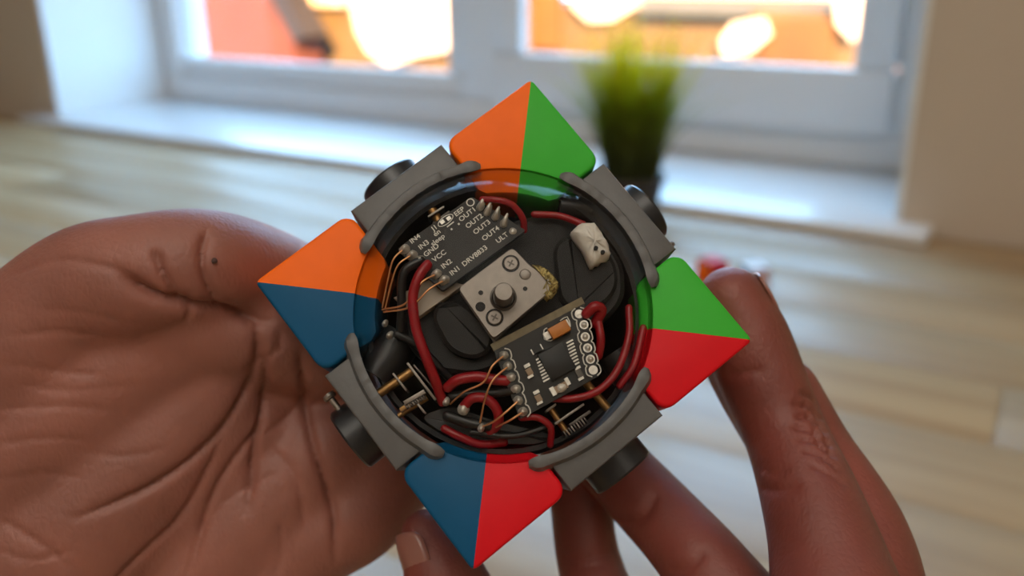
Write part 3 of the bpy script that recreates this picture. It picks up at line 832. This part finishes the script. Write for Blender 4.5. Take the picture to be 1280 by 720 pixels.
def build_hand(name, chains, skin, creases, voxel=0.0008, smooth=14, dorsal_dir=None, bumps=()):
    parts = []
    for ch in chains:
        pts = [at_depth(x, y, d) for x, y, d, r in ch]; rad = [r * MM for x, y, d, r in ch]
        parts.append(tube_data(pts, rad, 24, 8, True))
    o = mk(name, *join_data(parts), None)
    rm = o.modifiers.new('voxel', 'REMESH'); rm.mode = 'VOXEL'; rm.voxel_size = voxel
    sm = o.modifiers.new('smooth', 'SMOOTH'); sm.factor = 0.5; sm.iterations = smooth
    dg = bpy.context.evaluated_depsgraph_get(); dg.update()
    me = bpy.data.meshes.new_from_object(o.evaluated_get(dg))
    o.modifiers.clear(); old = o.data; o.data = me; bpy.data.meshes.remove(old); me.name = name
    nv = len(me.vertices); co = np.empty(nv * 3); me.vertices.foreach_get('co', co); co = co.reshape(-1, 3)
    no = np.empty(nv * 3); me.vertex_normals.foreach_get('vector', no); no = no.reshape(-1, 3)
    bvh = BVHTree.FromPolygons([Vector(c) for c in co], [list(p.vertices) for p in me.polygons])
    disp = np.zeros(nv)
    for pts, wid, dep in creases:
        P = catmull([np.array(p, float) for p in pts], 14); hits = []
        for x, y in P:
            d = Vector(ray(x, y)).normalized(); h = bvh.ray_cast(Vector(CAM), d)
            if h[0] is not None: hits.append(np.array(h[0]))
        if not hits: continue
        best = np.full(nv, 9.0); Hn = len(hits); amp = np.zeros(nv)
        for i, hpt in enumerate(hits):
            dd = ((co - hpt) ** 2).sum(1)
            t = i / max(1, Hn - 1); fade = min(1, 6 * min(t, 1 - t) + 0.25)
            g = fade * np.exp(-np.sqrt(dd) / (wid * MM * .8))
            amp = np.maximum(amp, g)
        disp -= amp * dep * 1.35 * MM
    for (x, y), rad, hgt in bumps:
        d = Vector(ray(x, y)).normalized(); h = bvh.ray_cast(Vector(CAM), d)
        if h[0] is None: continue
        dd = ((co - np.array(h[0])) ** 2).sum(1)
        disp += hgt * MM * np.exp(-dd / (rad * MM) ** 2)
    co = co + no * disp[:, None]
    me.vertices.foreach_set('co', co.ravel())
    att = me.attributes.new('dorsal', 'FLOAT', 'POINT')
    if dorsal_dir is not None:
        dv = np.array(dorsal_dir, float); dv /= np.linalg.norm(dv)
        att.data.foreach_set('value', np.clip(no @ dv * 1.1 + 0.1, 0, 1))
    me.materials.clear(); me.materials.append(skin)
    me.polygons.foreach_set('use_smooth', [True] * len(me.polygons))
    me.update()
    return o

def nail(parent, base, tip, out, r, half, mat):
    """curved fingernail: a patch of a cylinder about the finger axis base -> tip, centred on direction out"""
    t = tip - base; L = np.linalg.norm(t); t /= L
    out = out - t * (out @ t); out /= np.linalg.norm(out); sd = np.cross(t, out)
    V, Fc = [], []; nu, nv = 9, 9
    for lay, off in ((0, 0.0), (1, -0.0005)):
        for i in range(nu):
            u = i / (nu - 1)
            w = half * (1 - 0.25 * (2 * u - 1) ** 4) * (0.92 + 0.08 * u)
            for j in range(nv):
                a = (2 * j / (nv - 1) - 1) * w
                ext = 1 - 0.16 * (2 * j / (nv - 1) - 1) ** 2
                drop = 0.0012 * u * u
                V.append(base + t * L * (0.5 + (u - 0.5) * ext) + (out * math.cos(a) + sd * math.sin(a)) * (r + off - drop))
    g = nu * nv; idx = lambda l, i, j: l * g + i * nv + j
    for i in range(nu - 1):
        for j in range(nv - 1):
            Fc.append([idx(0, i, j), idx(0, i + 1, j), idx(0, i + 1, j + 1), idx(0, i, j + 1)])
            Fc.append([idx(1, i, j), idx(1, i, j + 1), idx(1, i + 1, j + 1), idx(1, i + 1, j)])
    for i in range(nu - 1):
        for j in (0, nv - 1): Fc.append([idx(0, i, j), idx(1, i, j), idx(1, i + 1, j), idx(0, i + 1, j)])
    for j in range(nv - 1):
        for i in (0, nu - 1): Fc.append([idx(0, i, j), idx(0, i, j + 1), idx(1, i, j + 1), idx(1, i, j)])
    return mk('fingernail', V, Fc, mat, parent, smooth=True)

skin_l = skin_mat('palm_skin', (0.285, 0.108, 0.078), (0.25, 0.10, 0.072))
skin_r = skin_mat('shaded_hand_skin', (0.225, 0.055, 0.039), (0.165, 0.066, 0.039))  # palm colour darkened and reddened for the fingers in shade
nail_m = M('fingernail', (0.30, 0.125, 0.095), 0.3, noise=0.06, nscale=150, coat=0.3)

left_chains = [
    # thumb, hooked over the corner of the cube
    [(-40, 560, 168, 19), (25, 465, 164, 16), (105, 372, 160, 12.6), (175, 348, 157.5, 11.5), (255, 334, 159, 10.6), (330, 348, 170, 10.0), (400, 372, 182, 8.6)],
    # ball of the thumb
    [(-60, 640, 172, 24), (60, 540, 170, 21), (150, 465, 168, 17), (225, 425, 166, 12)],
    [(230, 402, 165, 12), (320, 415, 168, 11), (400, 440, 174, 10)],
    [(60, 760, 178, 22), (200, 640, 177, 18), (300, 520, 176, 13.5)],
    [(160, 800, 180, 20), (300, 660, 178, 16), (400, 560, 178, 12)],
    [(-40, 760, 174, 24), (90, 660, 172, 22), (190, 560, 171, 17), (265, 480, 170, 12)],
    # palm: bones fanning out to the fingers
    [(-60, 860, 182, 24), (120, 700, 182, 19), (290, 540, 181, 15), (395, 452, 180, 11), (480, 440, 184, 9)],
    [(0, 900, 184, 24), (190, 730, 184, 18), (340, 590, 182, 15), (440, 520, 182, 11), (500, 500, 186, 9)],
    [(60, 930, 184, 24), (240, 765, 182, 18), (370, 635, 180, 13), (460, 580, 182, 11), (520, 550, 187, 9)],
    [(100, 960, 182, 24), (255, 810, 179, 17), (364, 684, 177, 11.8), (446, 634, 180, 11.0), (500, 590, 187, 8.5)],
    # fingers behind the cube
    [(470, 440, 184, 9.5), (545, 450, 194, 8.5), (620, 425, 196, 8), (665, 400, 194, 7)],
    [(490, 500, 186, 9.5), (560, 485, 195, 8.5), (625, 460, 197, 8), (660, 442, 196, 7)],
    [(500, 560, 187, 9.0), (560, 520, 194, 8), (610, 495, 196, 7.5), (640, 480, 195, 6.8)],
    [(490, 605, 186, 8.5), (545, 555, 191, 7.5), (585, 530, 193, 7), (612, 515, 193, 6.2)],
    # wrist
    [(-20, 880, 184, 27), (-150, 1050, 190, 26), (-300, 1250, 198, 27)],
    [(60, 920, 186, 25), (-60, 1090, 192, 24), (-200, 1290, 200, 26)],
]
left_creases = [
    ([(192, 312), (200, 335), (214, 362), (224, 382)], .7, 1.3),
    ([(258, 288), (252, 318), (258, 352), (272, 384)], .7, 1.2),
    ([(150, 345), (190, 370), (235, 384), (285, 390), (335, 402)], 1.1, 2.4),
    ([(322, 402), (320, 450), (302, 500), (262, 555), (190, 608), (95, 648)], .75, 1.5),
    ([(328, 430), (330, 500), (318, 560), (308, 640)], .7, 1.4),
    ([(376, 440), (380, 500), (392, 560), (415, 630), (420, 700)], .75, 1.5),
    ([(330, 530), (292, 575), (262, 630), (232, 730)], .65, 1.1),
    ([(280, 545), (230, 640), (180, 690), (140, 730)], .6, .9),
    ([(10, 345), (70, 325), (120, 330), (160, 345), (200, 372)], .8, 0.5),
    ([(232, 405), (237, 388), (226, 370)], .7, 0.6),
    ([(0, 455), (60, 462), (130, 470)], .6, 0.3), ([(0, 512), (70, 508), (150, 514)], .6, 0.35), ([(0, 555), (60, 548), (110, 552)], .6, 0.3),
    ([(0, 600), (60, 592), (100, 598)], .6, 0.25), ([(10, 420), (80, 415), (150, 425)], .6, 0.25), ([(0, 650), (50, 680), (90, 715)], .7, 0.5),
    ([(300, 470), (345, 440), (352, 415)], .7, 0.5), ([(20, 480), (90, 488), (190, 480)], .6, .22), ([(40, 385), (110, 392), (170, 410)], .6, .25),
    ([(80, 560), (150, 570), (210, 560)], .6, .22), ([(340, 560), (370, 600), (382, 660)], .7, .5), ([(395, 480), (360, 520), (330, 545)], .7, .5),
    ([(250, 660), (290, 620), (345, 590)], .6, .35), ([(0, 690), (40, 700), (90, 690)], .6, .3), ([(350, 650), (352, 690), (345, 720)], .6, .35),
]
hand_l = build_hand('hand', left_chains, skin_l, left_creases, voxel=0.0006, smooth=60, dorsal_dir=N_DIR * 0.3 + np.array([0, 0.9, 0.2]))
tag(hand_l, 'open palm with deep creases, thumb hooked behind the orange and blue corner of the cube', 'hand')
mole = M('mole', (0.06, 0.025, 0.02), 0.5)
lathe('mole', at_depth(268, 326, 149.6), -ray(268, 326), [(0, 0), (.0005, 0), (.0004, .0003), (0, .0004)], mole, hand_l, 12)

right_chains = [
    # thumb standing up along the cube
    [(914, 376, 167, 6.6), (930, 415, 167, 7.9), (948, 462, 166, 8.1), (978, 535, 163, 7.5), (1008, 610, 156, 8.4), (1035, 700, 149, 9.8), (1050, 800, 144, 12.5), (1040, 950, 148, 17)],
    [(918, 440, 174, 7.0), (940, 480, 172, 7.2), (975, 540, 166, 7.0)],
    [(985, 485, 172, 5.8), (1022, 560, 168, 6.5), (1070, 660, 162, 8.8), (1072, 760, 158, 13), (1050, 920, 160, 20)],
    # index finger
    [(722, 538, 180, 6.6), (752, 565, 178, 6.8), (795, 612, 174, 7.3), (845, 665, 168, 7.5), (892, 722, 162, 8.2), (975, 840, 156, 10), (1010, 960, 156, 15)],
    # middle finger
    [(702, 535, 190, 6), (714, 575, 187, 6.4), (726, 630, 184, 6.5), (737, 705, 181, 6.7), (775, 800, 174, 8), (880, 960, 164, 12)],
    # ring finger, tip showing beside the blue corner
    [(532, 668, 163, 4.8), (545, 695, 162, 6.6), (562, 735, 161, 7.6), (620, 840, 161, 8.2), (740, 950, 160, 9.5), (860, 1020, 160, 13)],
    # palm below the frame
    [(1020, 930, 156, 20), (930, 1050, 158, 20), (960, 1200, 165, 24)],
    [(900, 980, 162, 16), (880, 1080, 160, 18), (950, 1250, 168, 24)],
    [(1050, 900, 154, 20), (1030, 1060, 158, 22), (1010, 1250, 166, 25)],
]
right_creases = [
    ([(905, 470), (930, 466), (955, 462)], 1.0, 0.5), ([(938, 605), (965, 612), (1000, 606)], 1.1, 0.55), ([(945, 585), (965, 590), (985, 588)], .9, 0.3),
    ([(770, 655), (800, 648), (822, 618)], 1.2, 0.7), ([(880, 690), (862, 708), (835, 715)], 1.0, 0.5),
    ([(692, 690), (725, 698), (765, 690)], 1.1, 0.5), ([(690, 704), (725, 709), (765, 704)], 1.0, 0.35),
    ([(1000, 490), (1016, 498), (1024, 512)], .5, 0.77), ([(992, 505), (1010, 508), (1030, 524)], .5, 0.85), ([(996, 520), (1016, 522), (1036, 540)], .5, 0.94),
    ([(990, 532), (1014, 538), (1042, 556)], .5, 0.94), ([(998, 548), (1020, 552), (1046, 570)], .5, 0.85), ([(1004, 562), (1026, 568), (1052, 588)], .5, 0.77), ([(1012, 580), (1034, 590), (1058, 606)], .5, 0.59),
    ([(1006, 500), (1018, 530), (1030, 562)], .5, 0.59), ([(1018, 508), (1032, 540), (1044, 575)], .5, 0.59),
]
hand_r = build_hand('hand', right_chains, skin_r, right_creases, voxel=0.0006, smooth=30, dorsal_dir=CR * 0.9 + CF * 0.35)
tag(hand_r, 'hand with upright thumb against the green corner, fingers spread behind the cube', 'hand')
nail(hand_r, at_depth(928, 408, 167), at_depth(909, 354, 167), CR * 0.86 - CD * 0.30 + CF * 0.30, 0.0074, 0.85, nail_m)
nail(hand_r, at_depth(552, 706, 162), at_depth(528, 652, 163), -CR * 0.75 - CF * 0.62, 0.0068, 0.85, nail_m)

# ================================================================== PLANT ON THE SILL
pc = on_z(788, 257, 0.0112)
plant = empty('potted_grass', pc); tag(plant, 'potted grass plant with yellow-green blades on the window sill', 'plant')
pot_m = M('dark_pot', (0.035, 0.03, 0.028), 0.55, noise=0.2, nscale=30)
soil_m = M('soil', (0.03, 0.02, 0.014), 0.95, noise=0.4, nscale=120, bump=0.6, bscale=150, bdist=0.003)
lathe('pot', (0, 0, 0), (0, 0, 1), [(0, 0), (.027, 0), (.029, .003), (.033, .026), (.035, .028), (.035, .034), (.032, .034), (.031, .028), (0, .028)], pot_m, plant, 40)
lathe('soil', (0, 0, .027), (0, 0, 1), [(0, 0), (.0305, 0), (.030, .003), (.02, .006), (0, .007)], soil_m, plant, 24)
gm, GN, GL, GB = new_mat('grass_blade')
tcg = GN.new('ShaderNodeTexCoord'); sp = GN.new('ShaderNodeSeparateXYZ'); GL.new(tcg.outputs['Object'], sp.inputs[0])
oi = GN.new('ShaderNodeTexNoise'); oi.inputs['Scale'].default_value = 60; GL.new(tcg.outputs['Object'], oi.inputs['Vector'])
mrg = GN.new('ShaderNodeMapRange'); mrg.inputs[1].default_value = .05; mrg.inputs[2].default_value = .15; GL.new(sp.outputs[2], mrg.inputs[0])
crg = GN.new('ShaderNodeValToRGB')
crg.color_ramp.elements[0].color = (.17, .20, .06, 1); crg.color_ramp.elements[1].color = (.95, .85, .05, 1)  # dull base to bright yellow tips, backlight partly put into the colour
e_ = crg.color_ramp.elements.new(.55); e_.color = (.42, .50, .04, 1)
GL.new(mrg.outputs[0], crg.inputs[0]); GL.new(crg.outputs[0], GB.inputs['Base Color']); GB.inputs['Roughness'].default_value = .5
tl = GN.new('ShaderNodeBsdfTranslucent'); GL.new(crg.outputs[0], tl.inputs[0])
ms = GN.new('ShaderNodeMixShader'); ms.inputs[0].default_value = .72
GL.new(GB.outputs[0], ms.inputs[1]); GL.new(tl.outputs[0], ms.inputs[2]); GL.new(ms.outputs[0], GN['Material Output'].inputs[0])
random.seed(11); parts = []
for i in range(400):
    a = random.uniform(0, 2 * math.pi); r = .028 * math.sqrt(random.random()); b = np.array([r * math.cos(a), r * math.sin(a), .031])
    lean = (.25 + .75 * r / .028) * random.uniform(.2, 1.0) * .075; a2 = a + random.uniform(-.7, .7)
    h = random.uniform(.10, .175); dirv = np.array([math.cos(a2), math.sin(a2), 0]); sd = np.array([-dirv[1], dirv[0], 0]); sd = sd * math.cos(random.uniform(0, 3)) + dirv * .3; sd /= np.linalg.norm(sd)
    if i % 16 == 0: lean += .045; h *= .85
    V = []; n = 5
    for k in range(n + 1):
        t = k / n; c = b + dirv * lean * t ** 1.8 + np.array([0, 0, h * (t - .12 * t * t * (lean / .05))]); w = .0018 * (1 - t ** 1.6) + .0001
        V += [c - sd * w, c + sd * w, c + np.cross(sd, (0, 0, 1.)) * w * .4]
    Fc = []
    for k in range(n):
        for q in range(3):
            q2 = (q + 1) % 3; Fc.append([3 * k + q, 3 * k + q2, 3 * k + 3 + q2, 3 * k + 3 + q])
    parts.append((V, Fc))
gr = mk('grass_blades', *join_data(parts), gm, plant, smooth=True); gr['kind'] = 'stuff'

# ================================================================== LOOSE CUBE PIECES ON THE DESK
def loose_piece(px, py, rot, cols, lab):
    c = on_z(px, py, 0.0); t = empty('loose_cube_piece', c); t.rotation_euler = (0, 0, rot); tag(t, lab, 'cube piece', 'loose cube pieces on the desk')
    h = .0095
    bm = bmesh.new(); bmesh.ops.create_cube(bm, size=2 * h); bmesh.ops.bevel(bm, geom=list(bm.edges), offset=.0014, segments=3, profile=.5, affect='EDGES')
    me = bpy.data.meshes.new('piece_body'); bm.to_mesh(me); bm.free()
    for v in me.vertices: v.co.z += h
    mko('piece_body', me, black_p, t, angle=.7)
    for d, mat, nm in cols:
        d = np.array(d, float); u = np.array([0, 0, 1.0]) if abs(d[2]) < .5 else np.array([1.0, 0, 0]); w = np.cross(d, u)
        box(nm, np.array([0, 0, h]) + d * (h + .0002), (u, w, d), (.0172, .0172, .0008), mat, t, .0003)
pink_p = M('pale_pink_plastic', (.62, .42, .46), .35)
loose_piece(889, 352, .5, [((0, -1, 0), red_p, 'tile'), ((0, 0, 1), red_p, 'tile'), ((-1, 0, 0), orange_p, 'tile')], 'red loose cube piece on the desk behind the thumb tip')
loose_piece(941, 360, .2, [((0, -1, 0), pink_p, 'tile'), ((0, 0, 1), white_p, 'tile'), ((1, 0, 0), blue_p, 'tile')], 'pale pink and white loose cube piece on the desk')
